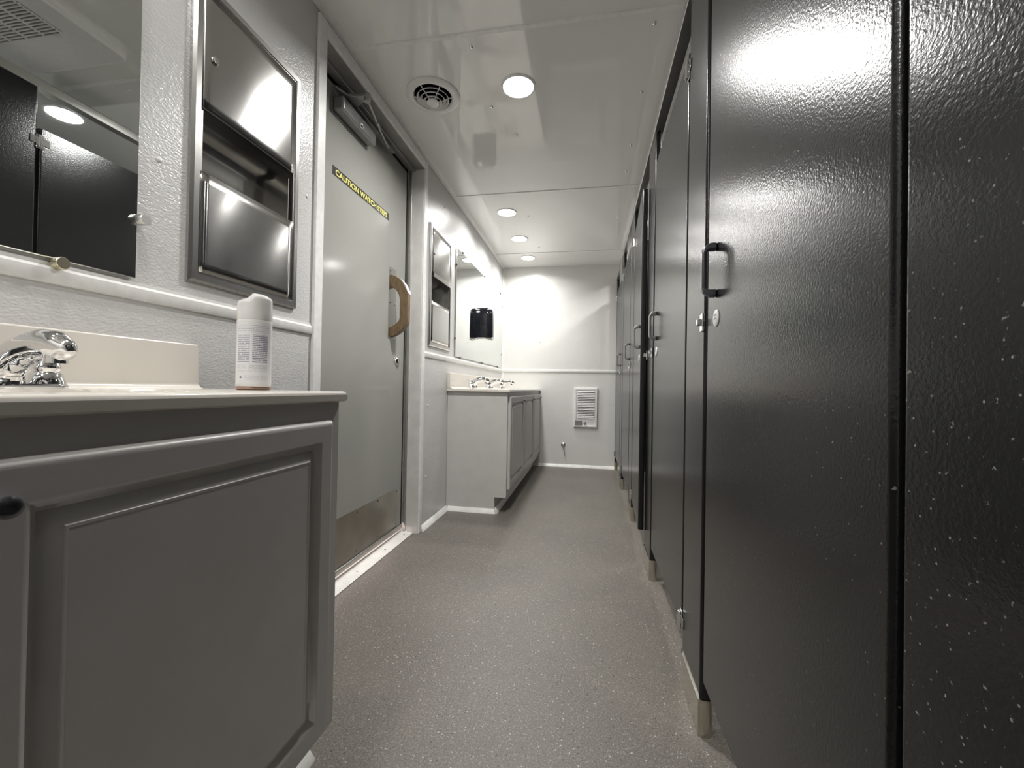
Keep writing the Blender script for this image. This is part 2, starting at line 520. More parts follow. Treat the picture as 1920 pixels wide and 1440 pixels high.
# kick plate with its screws
kp = MB().box(DX, DX + 0.0016, 1.375, 2.180, 0.062, 0.268).build('kick_plate', M['kick'], d)
rivet_mb([(DX + 0.0016, y, z) for y in (1.39, 1.58, 1.77, 1.96, 2.165) for z in (0.078, 0.254)], (1, 0, 0), 0.004, 0.002).build('screw', M['dark_hw'], kp)
sw = MB().box(DX, DX + 0.012, LY0, LY1, LZ0 - 0.014, LZ0 + 0.010).build('door_sweep', M['alu'], d, bevel=0.002)
# sill
sill = MB()
sill.prism([(-1.16, -0.02), (-0.965, -0.02), (-0.958, 0.002), (-0.975, 0.008), (-1.012, 0.012), (-1.02, 0.022), (-1.045, 0.024), (-1.052, 0.012), (-1.16, 0.004)], 'Y', OY0, OY1)
sill.build('sill', M['base_trim'], d)
rivet_mb([(-0.985, y, 0.009) for y in (1.45, 1.72, 1.98, 2.2)], (0.1, 0, 0.99), 0.004, 0.002).build('sill_screw', M['dark_hw'], d)
# wooden arched pull
ph = MB().box(DX, DX + 0.002, 2.032, 2.112, 1.070, 1.440).build('pull_handle', M['alu'], d, label='wooden arched pull on a metal back plate')
x0 = DX + 0.002
outer = [(0.0, 1.402), (0.022, 1.396), (0.048, 1.378), (0.072, 1.350), (0.092, 1.312), (0.096, 1.300), (0.096, 1.150), (0.090, 1.140), (0.066, 1.112), (0.036, 1.090), (0.0, 1.076)]
inner = [(0.0, 1.128), (0.030, 1.146), (0.048, 1.162), (0.052, 1.176), (0.052, 1.268), (0.046, 1.296), (0.030, 1.322), (0.010, 1.336), (0.0, 1.340)]
ar = MB()
# arch swept as quads between the outer and the inner line
def resample(pl, n):
    L = [0]
    for a, b_ in zip(pl, pl[1:]):
        L.append(L[-1] + math.dist(a, b_))
    out = []
    for k in range(n):
        t = L[-1] * k / (n - 1)
        i = max(j for j in range(len(L)) if L[j] <= t + 1e-9)
        i = min(i, len(pl) - 2)
        u = (t - L[i]) / (L[i + 1] - L[i])
        out.append(tuple(pl[i][q] + (pl[i + 1][q] - pl[i][q]) * u for q in (0, 1)))
    return out
oo, ii = resample(outer, 40), resample(list(reversed(inner)), 40)
AY0, AY1 = 2.050, 2.082
ar.loops([[(x0 + o[0], AY0, o[1]), (x0 + o[0], AY1, o[1]), (x0 + i_[0], AY1, i_[1]), (x0 + i_[0], AY0, i_[1])] for o, i_ in zip(oo, ii)])
ar.build('wooden_grip', M['wood'], ph, bevel=0.002)
strip = [(x0 + a + 0.001, z + 0.001) for a, z in outer[2:6]]
sb = MB()
sb.loops([[(a, AY0, z), (a, AY1, z), (a + 0.002, AY1, z + 0.002), (a + 0.002, AY0, z + 0.002)] for a, z in strip])
sb.build('metal_edge', M['alu'], ph)
rivet_mb([(DX + 0.002, 2.045, 1.255), (DX + 0.002, 2.098, 1.25), (DX + 0.002, 2.042, 1.42)], (1, 0, 0), 0.0045, 0.002).build('screw', M['dark_hw'], ph)
# deadbolt rose with turn piece
db = MB().lathe([(0.026, 0), (0.026, 0.004), (0.022, 0.010), (0.013, 0.014), (0.012, 0.018), (0.002, 0.019)], (DX, 2.143, 0.960), 'X').build('deadbolt', M['chrome'], d)
# sticker with its wording
SY0, SY1, SZ0, SZ1 = 1.532, 2.018, 1.668, 1.704
sg = MB().box(DX, DX + 0.0008, SY0, SY1, SZ0, SZ1).build('warning_sticker', M['sign_black'], d, label='black sticker with yellow wording across the door')
def lettering(text, height, centre, parent, mat, offset=0.0, sxx=1.0):
    cu = bpy.data.curves.new('lettering', 'FONT')
    cu.body = text
    cu.size = 1.0
    cu.align_x = 'CENTER'
    cu.align_y = 'CENTER'
    cu.extrude = 0.004
    cu.offset = offset
    tmp = bpy.data.objects.new('tmp', cu)
    COL.objects.link(tmp)
    bpy.context.view_layer.update()
    dg = bpy.context.evaluated_depsgraph_get()
    me = bpy.data.meshes.new_from_object(tmp.evaluated_get(dg))
    bpy.data.objects.remove(tmp)
    xs = [v_.co.x for v_ in me.vertices]; ys = [v_.co.y for v_ in me.vertices]
    wx, wy = max(xs) - min(xs), max(ys) - min(ys)
    cx_, cy_ = (max(xs) + min(xs)) / 2, (max(ys) + min(ys)) / 2
    pw = parent_world(parent)
    for v_ in me.vertices:
        u_, w_ = (v_.co.x - cx_) / wx * sxx, (v_.co.y - cy_) / wy * height
        v_.co = Vector((centre[0] + v_.co.z * 0.05, centre[1] + u_, centre[2] + w_)) - pw
    me.materials.clear()
    me.materials.append(mat)
    o = bpy.data.objects.new('lettering', me)
    COL.objects.link(o)
    o.parent = parent
    return o
lettering('CAUTION WATCH STEPS', 0.0245, (DX + 0.0009, (SY0 + SY1) / 2, (SZ0 + SZ1) / 2), sg, M['yellow'], 0.028, 0.445)
# closer body, cover plate, arm and track
cb = MB().box(DX + 0.003, DX + 0.050, 1.520, 1.785, 1.915, 1.972).build('door_closer', M['grey_hw'], d, bevel=0.009, seg=3, label='grey door closer with folding arm')
MB().box(DX, DX + 0.005, 1.512, 1.790, 1.904, 1.968).build('closer_plate', M['grey_hw'], cb, bevel=0.002)
MB().lathe([(0.013, 0), (0.013, 0.006), (0.009, 0.010), (0.001, 0.011)], (DX + 0.050, 1.650, 1.930), 'X').build('adjusting_cap', M['chrome'], cb)
am = MB()
am.cyl((DX + 0.026, 1.60, 1.955), (DX + 0.026, 1.60, 1.995), 0.012, n=20)
am.prism([(DX + 0.014, 1.50), (DX + 0.016, 1.66), (DX + 0.05, 1.625), (-0.93, 1.598), (-0.893, 1.590), (-0.888, 1.572), (-0.90, 1.562), (-0.935, 1.562), (DX + 0.045, 1.55), (DX + 0.028, 1.50)], 'Z', 1.988, 1.998)
am.cyl((-0.901, 1.576, 1.972), (-0.901, 1.576, 2.006), 0.013, n=20)
am.sweep([(-0.901, 1.576, 1.984), (-0.945, 1.74, 1.990), (-0.992, 1.935, 1.998)], 0.0055, 12)
am.cyl((-0.942, 1.730, 1.989), (-0.948, 1.755, 1.991), 0.0085, n=14)
am.build('closer_arm', M['grey_hw'], cb, bevel=0.001)
MB().box(-1.006, -0.984, 1.64, 2.00, 2.001, 2.010).build('arm_shoe', M['grey_hw'], cb, bevel=0.001)
MB().box(DX + 0.024, DX + 0.040, OY0 + 0.004, OY1 - 0.004, OZ - 0.016, OZ - 0.0035).build('head_strip', M['soffit'], d, bevel=0.002)

# ------------------------------------------------------------------ mirrors
def mirror(y0, y1, z0, z1, label):
    t = thing('wall_mirror', label, 'mirror', (XL, (y0 + y1) / 2, z0))
    MB().box(XL + 0.003, XL + 0.009, y0, y1, z0, z1).build('mirror_glass', M['mirror'], t, bevel=0.0015, seg=1)
    return t
t = mirror(-0.60, 0.7235, 1.037, 1.84, 'large frameless mirror above the near sink, held by round metal standoffs')
def standoff(y, z, mat, lb=None, par=None, r=0.0085, h=0.030):
    mb = MB()
    mb.lathe([(r * 0.75, 0), (r * 0.75, h * 0.35), (r, h * 0.38), (r, h * 0.94), (r * 0.9, h), (0.0005, h)], (XL, y, z), 'X', 28)
    return mb.build('standoff', mat, par, label=lb)
standoff(0.7275, 1.160, M['alu'], None, t, 0.0115, 0.026)
standoff(0.592, 1.030, M['brass'], 'pale round standoff under the lower edge', t, 0.011, 0.022)
standoff(-0.3, 1.030, M['brass'], None, t, 0.011, 0.022)
t2 = mirror(2.856, 4.435, 1.040, 1.806, 'long frameless mirror above the far three-sink vanity, fixed with small clips')
for y, z in [(2.854, 1.682), (2.854, 1.167), (2.996, 1.808), (3.656, 1.808), (4.345, 1.808), (4.438, 1.684), (4.438, 1.176), (2.978, 1.039), (3.617, 1.039), (4.278, 1.039)]:
    MB().lathe([(0.008, 0), (0.008, 0.010), (0.006, 0.013), (0.0005, 0.0135)], (XL, y, z), 'X', 16).build('mirror_clip', M['dark_hw'], t2)

# ------------------------------------------------------------------ recessed towel dispensers
def dispenser(y0, y1, z0, z1, label):
    t = thing('towel_dispenser', label, 'towel dispenser', (XL, (y0 + y1) / 2, z0), 'recessed steel towel dispensers')
    fw = 0.024
    f = MB()
    yi0, yi1, zi0, zi1 = y0 + fw, y1 - fw, z0 + fw, z1 - fw
    def loop(dx, e):
        return [(XL + dx, y0 + e, z0 + e), (XL + dx, y1 - e, z0 + e), (XL + dx, y1 - e, z1 - e), (XL + dx, y0 + e, z1 - e)]
    f.loops([loop(0.001, 0.0), loop(0.007, 0.0), loop(0.013, 0.006), loop(0.013, 0.020), loop(0.010, 0.0225), loop(0.010, fw + 0.004), loop(0.001, fw + 0.004)], cap0=False, cap1=False)
    f.build('frame', M['steel_frame'], t, angle=12, wn=True)
    zt = z0 + 0.418      # lower edge of the upper door
    zb = z0 + 0.268      # upper edge of the waste bin front
    def sheet(za, zc, name, bulge, lean=0.0):
        mb = MB()
        ny, nz = 14, 10
        vs, fs = [], []
        a0, a1 = yi0 + 0.0005, yi1 - 0.0005
        for i in range(ny + 1):
            for j in range(nz + 1):
                u, v_ = i / ny, j / nz
                bx = bulge * (1 - (2 * u - 1) ** 2) * 1.0 + lean * (1 - v_)
                vs.append((XL + 0.0115 + bx, a0 + (a1 - a0) * u, za + (zc - za) * v_))
        for i in range(ny):
            for j in range(nz):
                k = i * (nz + 1) + j
                fs.append((k, k + 1, k + nz + 2, k + nz + 1))
        mb.add(vs, fs)
        o = mb.build(name, M['steel'], t)
        ul_ = o.data.uv_layers.new(name='UVMap')
        for lp in o.data.loops:
            co = o.data.vertices[lp.vertex_index].co
            ul_.data[lp.index].uv = (co.y, co.z)
        so = o.modifiers.new('thick', 'SOLIDIFY')
        so.thickness = 0.0008
        so.offset = 0
        return o
    ud = sheet(zt, zi1 - 0.002, 'upper_door', 0.0012, 0.002)
    MB().lathe([(0.010, 0), (0.010, 0.003), (0.007, 0.004), (0.0065, 0.007), (0.0005, 0.0072)], (XL + 0.013, yi0 + 0.030, z0 + 0.553), 'X', 20).build('lock', M['chrome'], ud)
    sheet(zi0 + 0.002, zb, 'waste_bin', 0.0012, 0.0)
    # recessed cavity behind the opening, rear wall curving down and a side tray
    cv = MB()
    dp = 0.085
    prof = [(0.006, zt + 0.004), (-0.018, zt + 0.010), (-0.050, zt + 0.004), (-dp, zt - 0.030), (-dp, zt - 0.100), (-0.070, zb - 0.02), (-0.058, zb - 0.10)]
    rs = resample(prof, 22)
    vs = [(XL + a, y, z) for y in (yi0 + 0.001, yi1 - 0.001) for a, z in rs]
    n = len(rs)
    cv.add(vs, [(k, k + 1, n + k + 1, n + k) for k in range(n - 1)])
    for y in (yi0 + 0.001, yi1 - 0.001):
        cv.add([(XL + 0.006, y, zb - 0.1), (XL - dp, y, zb - 0.1), (XL - dp, y, zt + 0.01), (XL + 0.006, y, zt + 0.01)], [(0, 1, 2, 3)])
    cv.build('paper_slot', M['steel_frame'], t)
    MB().box(XL - 0.055, XL + 0.006, yi1 - 0.020, yi1 - 0.0175, zb - 0.03, zt - 0.02).build('slot_guide', M['steel_frame'], t)
    return t
dispenser(0.838, 1.210, 1.064, 1.800, 'large recessed stainless steel towel dispenser above the spray can')
dispenser(2.352, 2.738, 1.064, 1.788, 'recessed stainless steel towel dispenser just past the entry door')
# wall cavity behind dispensers is part of the hollow wall: open the wall sheet there
def cut_wall(y0, y1, z0, z1):
    c_ = MB().box(XL - 0.11, XL + 0.02, y0, y1, z0, z1).build('cutter', M['wall'])
    bo = wl.modifiers.new('opening', 'BOOLEAN')
    bo.operation = 'DIFFERENCE'
    bo.solver = 'EXACT'
    bo.object = c_
    return c_
cutters = [cut_wall(0.858, 1.190, 1.085, 1.780), cut_wall(2.372, 2.718, 1.085, 1.766)]
bpy.context.view_layer.update()
_dg = bpy.context.evaluated_depsgraph_get()
_me = bpy.data.meshes.new_from_object(wl.evaluated_get(_dg))
wl.modifiers.clear()
wl.data = _me
for c_ in cutters:
    bpy.data.objects.remove(c_)

# ------------------------------------------------------------------ vanities
def raised_door(y0, y1, z0, z1, xf, stile=0.045):
    """raised panel cabinet door facing +x; xf is the carcass face"""
    mb = MB()
    prof = [(0.0, 0.0), (0.0, 0.011), (0.001, 0.014), (0.003, 0.017), (0.006, 0.019), (0.010, 0.020), (stile - 0.006, 0.020), (stile - 0.001, 0.0185), (stile + 0.005, 0.0105),
            (stile + 0.009, 0.0085), (stile + 0.026, 0.0165), (stile + 0.0275, 0.0185), (stile + 0.030, 0.0185), (stile + 0.031, 0.0180)]
    mb.loops([[(xf + h, y0 + e, z0 + e), (xf + h, y1 - e, z0 + e), (xf + h, y1 - e, z1 - e), (xf + h, y0 + e, z1 - e)] for e, h in prof])
    return mb
def knob(y, z, xf, parent, mat, k=1.0):
    return MB().lathe([(r_ * k, h_ * k) for r_, h_ in [(0.006, 0), (0.006, 0.008), (0.010, 0.013), (0.0135, 0.018), (0.0130, 0.022), (0.009, 0.0245), (0.004, 0.025), (0.0005, 0.024)]], (xf, y, z), 'X', 28).build('knob', mat, parent)
def vanity(y0, y1, ztop, xface, xtoe, doors, label, knob_mat, ks=1.0, zt0=0.104):
    t = thing('vanity_cabinet', label, 'cabinet', ((XL + xface) / 2, (y0 + y1) / 2, 0))
    zc_ = ztop - 0.022
    prof = [(XL + 0.001, 0.0), (xtoe, 0.0), (xtoe, zt0), (xface, zt0), (xface, zc_), (XL + 0.001, zc_)]
    prof = prof[-1:] + prof[:-1]      # open topped: the basins hang inside
    MB().loops([[(a, y, z) for a, z in prof] for y in (y0, y1)], closed=False).build('carcass', M['cabinet'], t, bevel=0.001, seg=1)
    for (a, b_, z0, z1, ky) in doors:
        dd = raised_door(a, b_, z0, z1, xface).build('cabinet_door', M['cabinet'], t, wn=True)
        if ky is not None:
            knob(ky, z1 - 0.039, xface + 0.020, dd, knob_mat, ks)
    return t
NZ = 0.811
vn = vanity(-0.92, 0.838, NZ, -0.530, -0.60, [(0.268, 0.792, 0.125, 0.752, 0.288), (-0.262, 0.262, 0.125, 0.752, -0.234), (-0.800, -0.275, 0.125, 0.752, -0.303)],
            'grey raised panel vanity cabinet with dark knobs in the foreground', M['dark_hw'], 0.76)
FZ = 0.816
vf = vanity(2.735, 4.529, FZ, -0.521, -0.598, [(2.762, 3.335, 0.155, 0.766, 3.305), (3.352, 3.925, 0.155, 0.766, 3.895), (3.942, 4.515, 0.155, 0.766, 4.47)],
            'grey vanity cabinet with three doors against the far wall', M['dark_hw'], 0.62)
# base strips around the cabinets
tb = MB()
tb.prism([(2.735 - a, z) for a, z in base_poly()], 'X', -0.915, -0.590)
tb.build('base_strip', M['base_trim'], vf)
MB().prism([(-0.598 + a * 1.0, z * 1.1) for a, z in base_poly()], 'Y', 2.720, 4.5).build('toe_strip', M['base_trim'], vf)
MB().prism([(-0.600 + a, z) for a, z in base_poly()], 'Y', -0.9, 0.852).build('toe_strip', M['base_trim'], vn)

def countertop(y0, y1, xfront, ztop, sinks, label, by0, by1, end_splash=False):
    t = thing('vanity_countertop', label, 'countertop', ((XL + xfront) / 2, (y0 + y1) / 2, ztop - 0.02))
    nx, ny = 56, int((y1 - y0) / 0.0085)
    xb = XL + 0.001
    def hz(x, y):
        z = ztop
        for sy in sinks:
            e = math.sqrt(((x + 0.70) / 0.130) ** 2 + ((y - sy) / 0.185) ** 2)
            if e < 1.0:
                z = ztop - 0.115 * (1 - e ** 2.6) ** 0.75
                z -= 0.0
        r = 0.007
        for dd in (xfront - x, y1 - y, y - y0):
            if dd < r:
                z -= r - math.sqrt(max(0, r * r - (r - dd) ** 2))
        return z
    xs = [xb + (xfront - xb) * (1 - (1 - k / nx)) for k in range(nx + 1)]
    xs = sorted(set(xs + [xfront - 0.001, xfront - 0.0025, xfront - 0.005]))
    ys = sorted(set([y0 + (y1 - y0) * k / ny for k in range(ny + 1)] + [y1 - 0.001, y1 - 0.0025, y1 - 0.005, y0 + 0.001, y0 + 0.0025]))
    vs = [(x, y, hz(x, y)) for x in xs for y in ys]
    n = len(ys)
    fs = [(i * n + j, (i + 1) * n + j, (i + 1) * n + j + 1, i * n + j + 1) for i in range(len(xs) - 1) for j in range(n - 1)]
    mb = MB().add(vs, fs)
    zb = ztop - 0.0215
    # skirt down the front and the ends, rounded under
    rim = [(x, y0) for x in xs] + [(xfront, y) for y in ys[1:]] + [(x, y1) for x in reversed(xs[:-1])]
    loops = [[(x, y, ztop - 0.007) for x, y in rim], [(x, y, zb + 0.003) for x, y in rim],
             [(min(x, xfront - 0.004), min(max(y, y0 + 0.004), y1 - 0.004), zb) for x, y in rim],
             [(min(x, xfront - 0.030), min(max(y, y0 + 0.02), y1 - 0.02), zb) for x, y in rim]]
    vs2 = [p for l in loops for p in l]
    m_ = len(rim)
    mb.add(vs2, [(i * m_ + j, i * m_ + j + 1, (i + 1) * m_ + j + 1, (i + 1) * m_ + j) for i in range(3) for j in range(m_ - 1)])
    mb.build('counter_slab', M['marble'], t, angle=50, wn=True)
    bs = MB()
    hz_ = 0.103
    prof = [(XL + 0.001, ztop - 0.001), (XL + 0.042, ztop - 0.001), (XL + 0.030, ztop + 0.003), (XL + 0.024, ztop + 0.012), (XL + 0.021, ztop + hz_ - 0.004), (XL + 0.018, ztop + hz_), (XL + 0.001, ztop + hz_)]
    bs.prism(prof, 'Y', by0, by1)
    bs.build('backsplash', M['marble'], t, bevel=0.0015)
    if end_splash:
        pass
    return t
countertop(-0.93, 0.848, -0.517, NZ, [0.49, -0.06], 'cream cast marble countertop the spray can stands on', -0.93, 0.858)
countertop(2.714, 4.529, -0.505, FZ, [3.10, 3.655, 4.185], 'cream cast marble countertop with three sinks along the far vanity', 2.714, 4.529)

# ------------------------------------------------------------------ faucets
def faucet(yc, zt, label, group=None):
    t = thing('faucet', label, 'faucet', (-0.86, yc, zt), group)
    X = -0.862
    bp = MB()
    poly = []
    for k in range(40):
        a = 2 * PI * k / 40
        cx_ = 0.051 if math.sin(a) > 0 else -0.051
        poly.append((X + 0.027 * math.cos(a), yc + cx_ + 0.027 * math.sin(a)))
    bp.loops([[(x, y, zt + 0.0002) for x, y in poly], [(x, y, zt + 0.005) for x, y in poly], [(X + (x - X) * 0.9, yc + (y - yc) * 0.96, zt + 0.0075) for x, y in poly]])
    bp.build('base_plate', M['chrome'], t)
    # spout: broad foot rising into a curved, domed nose
    pts = [(-0.866, 0.004), (-0.865, 0.017), (-0.861, 0.029), (-0.851, 0.041), (-0.835, 0.052), (-0.812, 0.061), (-0.786, 0.0655), (-0.761, 0.063), (-0.743, 0.056), (-0.735, 0.050)]
    rad = [0.0235, 0.0225, 0.0205, 0.0190, 0.0180, 0.0175, 0.0180, 0.0170, 0.0125, 0.006]
    fine = resample([(i, r) for i, r in enumerate(rad)], 2)
    sp = MB()
    P, R_ = [], []
    for i in range(len(pts) - 1):
        for q in range(4):
            u = q / 4
            P.append(((pts[i][0] * (1 - u) + pts[i + 1][0] * u), yc, zt + pts[i][1] * (1 - u) + pts[i + 1][1] * u))
            R_.append(rad[i] * (1 - u) + rad[i + 1] * u)
    P.append((pts[-1][0], yc, zt + pts[-1][1])); R_.append(rad[-1])
    sp.sweep(P, R_, 28, flat=1.28, side=(0, 1, 0))
    s = sp.build('spout', M['chrome'], t, angle=60)
    MB().lathe([(0.0125, 0), (0.0125, 0.012), (0.010, 0.012), (0.010, 0.004), (0.0005, 0.004)], (-0.762, yc, zt + 0.038), 'Z', 24).build('aerator', M['chrome'], s)
    MB().cyl((-0.893, yc, zt + 0.02), (-0.893, yc, zt + 0.055), 0.003, n=10).build('lift_rod', M['chrome'], t)
    for sg_ in (-1, 1):
        y = yc + sg_ * 0.051
        h = MB()
        h.lathe([(0.0245, 0.004), (0.0235, 0.010), (0.0195, 0.024), (0.0165, 0.026), (0.0165, 0.029), (0.0175, 0.030), (0.0175, 0.037), (0.0165, 0.038),
                 (0.0160, 0.054), (0.0145, 0.0575), (0.0005, 0.058)], (X, y, zt), 'Z', 32)
        h.sweep([(X, y, zt + 0.048), (X - 0.010, y + sg_ * 0.010, zt + 0.052), (X - 0.022, y + sg_ * 0.020, zt + 0.060)], [0.006, 0.0055, 0.004], 12)
        h.build('handle', M['chrome'], t, angle=45)
    return t
faucet(0.490, NZ, 'chrome two-handle faucet on the near vanity, its spout close to the camera')
faucet(3.10, FZ, 'chrome faucet nearest the entry door on the far vanity', 'faucets on the far vanity')
faucet(3.655, FZ, 'middle chrome faucet of the far vanity', 'faucets on the far vanity')
faucet(4.185, FZ, 'chrome faucet next to the far wall', 'faucets on the far vanity')

# ------------------------------------------------------------------ soap dispenser on the far mirror
so = thing('soap_dispenser', 'glossy black soap dispenser with push lever mounted on the far mirror', 'soap dispenser', (XL + 0.01, 3.58, 1.245))
sm = MB()
lps = []
for z, s1, s2 in [(1.252, 0.94, 0.95), (1.262, 1.0, 1.0), (1.36, 1.0, 1.0), (1.45, 0.98, 0.99), (1.487, 0.95, 0.97), (1.500, 0.86, 0.92), (1.504, 0.70, 0.82)]:
    l = []
    for k in range(28):
        a = -PI / 2 + PI * k / 27
        l.append((XL + 0.0095 + 0.103 * s1 * abs(math.cos(a)) ** 0.55, 3.58 + 0.062 * s2 * math.copysign(abs(math.sin(a)) ** 0.7, math.sin(a)), z))
    lps.append(l)
sm.loops(lps)
sm.build('dispenser_body', M['black'], so, angle=50)
MB().box(XL + 0.0095, XL + 0.016, 3.522, 3.638, 1.252, 1.495).build('back_plate', M['white_plastic'], so, bevel=0.002)
MB().prism([(XL + 0.045, 1.250), (XL + 0.108, 1.268), (XL + 0.112, 1.240), (XL + 0.098, 1.228), (XL + 0.086, 1.236), (XL + 0.05, 1.244)], 'Y', 3.552, 3.608).build('push_lever', M['alu'], so, bevel=0.003)
MB().cyl((XL + 0.075, 3.58, 1.252), (XL + 0.075, 3.58, 1.232), 0.006, 0.004, 14).build('nozzle', M['chrome'], so)

# ------------------------------------------------------------------ spray can
CX, CY = -0.700, 0.790
sc_ = thing('spray_can', 'white spray can with small grey print standing on the near countertop', 'spray can', (CX, CY, NZ))
MB().lathe([(0.0300, 0.0003), (0.0322, 0.002), (0.0325, 0.005), (0.0318, 0.008)], (CX, CY, NZ), 'Z', 48).build('bottom_rim', M['tin'], sc_)
MB().lathe([(0.0318, 0.0075), (0.0327, 0.0085), (0.0327, 0.142), (0.0318, 0.148), (0.0300, 0.151)], (CX, CY, NZ), 'Z', 64).build('can_body', M['can'], sc_)
# printed label on the camera side, torn at one edge
lb = MB()
a_c = math.atan2(-CY, -CX)
na, nz = 40, 30
vs, fs, uvs = [], [], []
A0, A1 = a_c - 1.25, a_c + 1.15
for j in range(nz + 1):
    vv = j / nz
    tear = 0.10 * math.sin(vv * 9) + 0.05 * math.sin(vv * 31 + 1)
    tear += -0.22 * math.exp(-((vv - 0.72) / 0.10) ** 2)
    for i in range(na + 1):
        u = i / na
        a = A0 + (A1 + min(0.0, tear) - A0) * u if True else 0
        vs.append((CX + 0.03295 * math.cos(a), CY + 0.03295 * math.sin(a), NZ + 0.012 + 0.128 * vv))
        uvs.append(((a - A0) / (A1 - A0), vv))
for j in range(nz):
    for i in range(na):
        k = j * (na + 1) + i
        fs.append((k, k + 1, k + na + 2, k + na + 1))
lo = lb.add(vs, fs).build('printed_label', M['label'], sc_)
ul = lo.data.uv_layers.new(name='UVMap')
for lp in lo.data.loops:
    ul.data[lp.index].uv = uvs[lp.vertex_index]
# cap: domed with a finger dip at one side
cp = MB()
lps = []
for h, r in [(0.146, 0.0322), (0.149, 0.0328), (0.160, 0.0327), (0.180, 0.0322)]:
    lps.append([(CX + r * math.cos(2 * PI * k / 64), CY + r * math.sin(2 * PI * k / 64), NZ + h) for k in range(64)])
dip = a_c - 1.45
def cap_top(a, r):
    px, py = math.cos(a) * r, math.sin(a) * r
    q = px * math.cos(dip) + py * math.sin(dip)
    return 0.2035 - 0.010 * (r / 0.032) ** 3 - (0.010 if q > 0.014 else 0.010 * max(0, (q - 0.006) / 0.008))
for r in (0.0322, 0.0314, 0.0295, 0.026, 0.021, 0.015, 0.009, 0.003):
    lps.append([(CX + r * math.cos(2 * PI * k / 64), CY + r * math.sin(2 * PI * k / 64), NZ + cap_top(2 * PI * k / 64, r) - (0.004 if r == 0.0322 else 0)) for k in range(64)])
cp.loops(lps)
cp.build('cap', M['can'], sc_, angle=50)

# ------------------------------------------------------------------ ceiling lamps
lamp_mats = {}
def downlight(x, y, power, label, group, r=0.066):
    t = thing('recessed_ceiling_light', label, 'ceiling light', (x, y, ZC), group)
    MB().lathe([(r + 0.010, 0.0), (r + 0.010, -0.002), (r + 0.006, -0.005), (r, -0.0055), (r - 0.001, -0.002)], (x, y, ZC), 'Z', 48).build('trim_ring', M['white_lamp'], t)
    if power not in lamp_mats:
        lamp_mats[power] = emit('lamp_lens_%d' % power, (1.0, 0.985, 0.955), 9.0)
    mb = MB()
    mb.loops([[(x + rr * math.cos(2 * PI * k / 48), y + rr * math.sin(2 * PI * k / 48), ZC - h) for k in range(48)] for rr, h in ((r - 0.0005, 0.003), (r - 0.02, 0.0042), (0.001, 0.0046))], cap0=False)
    mb.build('lens', lamp_mats[power], t)
    ld = bpy.data.lights.new('lamp_light', 'AREA')
    ld.shape = 'DISK'
    ld.size = 2 * r - 0.004
    ld.energy = power
    ld.color = (1.0, 0.985, 0.955)
    ld.spread = math.radians(SPREAD)
    lo_ = bpy.data.objects.new('lamp_light', ld)
    COL.objects.link(lo_)
    lo_.parent = t
    lo_.location = (0, 0, -0.0065)
    return t
GL = 'round recessed lamps over the walkway'
downlight(-0.320, 1.800, LAMP, 'round glowing ceiling lamp beside the round air vent, the largest one', GL)
downlight(-0.620, 3.090, LAMP_FAR, 'round ceiling lamp nearest the entry door of the three over the far sinks', GL)
downlight(-0.618, 3.650, LAMP_FAR, 'middle round ceiling lamp of the three over the far sinks', GL)
downlight(-0.618, 4.200, LAMP_FAR, 'round ceiling lamp closest to the far wall', GL)
downlight(-0.630, 0.500, LAMP_NEAR, 'round ceiling lamp directly over the near faucet', 'lamps over the near vanity')
downlight(-0.630, -0.060, LAMP_NEAR, 'round ceiling lamp over the near vanity behind the camera', 'lamps over the near vanity')
downlight(-0.630, -0.610, 4.0, 'added unseen fill lamp over the near vanity, farthest behind the camera', 'lamps over the near vanity')  # unseen fill lamp, added to brighten the near end of the room
for i, y in enumerate((0.79, 1.648, 2.50, 3.36, 4.16)):
    lab = ['round lamp over the nearest stall', 'round stall lamp seen in the near mirror above the door top', 'round lamp inside the third stall',
           'round lamp inside the fourth stall', 'round lamp inside the stall at the far wall'][i]
    downlight(0.709, y, LAMP_STALL, lab, 'round lamps inside the stalls')

# ------------------------------------------------------------------ round air diffuser
VX, VY = -0.708, 1.800
rv = thing('round_air_vent', 'round white ceiling air vent with concentric rings beside the largest lamp', 'air vent', (VX, VY, ZC))
MB().lathe([(0.120, 0.0), (0.120, -0.004), (0.113, -0.009), (0.100, -0.012), (0.088, -0.010), (0.083, -0.004), (0.082, -0.001)], (VX, VY, ZC), 'Z', 64).build('outer_flange', M['white_plastic'], rv)
MB().lathe([(0.0825, -0.0012), (0.001, -0.0012)], (VX, VY, ZC), 'Z', 48).build('duct', M['dark_void'], rv)
for r, h in ((0.071, 0.010), (0.056, 0.018), (0.041, 0.026)):
    MB().lathe([(r - 0.010, -h + 0.008), (r + 0.001, -h - 0.004), (r + 0.0005, -h - 0.007), (r - 0.0015, -h - 0.006), (r - 0.010, -h + 0.008)], (VX, VY, ZC), 'Z', 56).build('ring', M['white_plastic'], rv)
MB().lathe([(0.020, -0.020), (0.027, -0.032), (0.0265, -0.036), (0.024, -0.037), (0.0005, -0.0375)], (VX, VY, ZC), 'Z', 48).build('centre_disc', M['white_plastic'], rv)
rb = MB()
for k in range(6):
    a = 2 * PI * k / 6 + 0.2
    ca_, sa_ = math.cos(a), math.sin(a)
    p0_, p1_ = Vector((VX + ca_ * 0.022, VY + sa_ * 0.022, ZC - 0.030)), Vector((VX + ca_ * 0.083, VY + sa_ * 0.083, ZC - 0.006))
    rb.sweep([p0_, p1_], [0.0025, 0.0025], 8)
rb.build('rib', M['white_plastic'], rv)

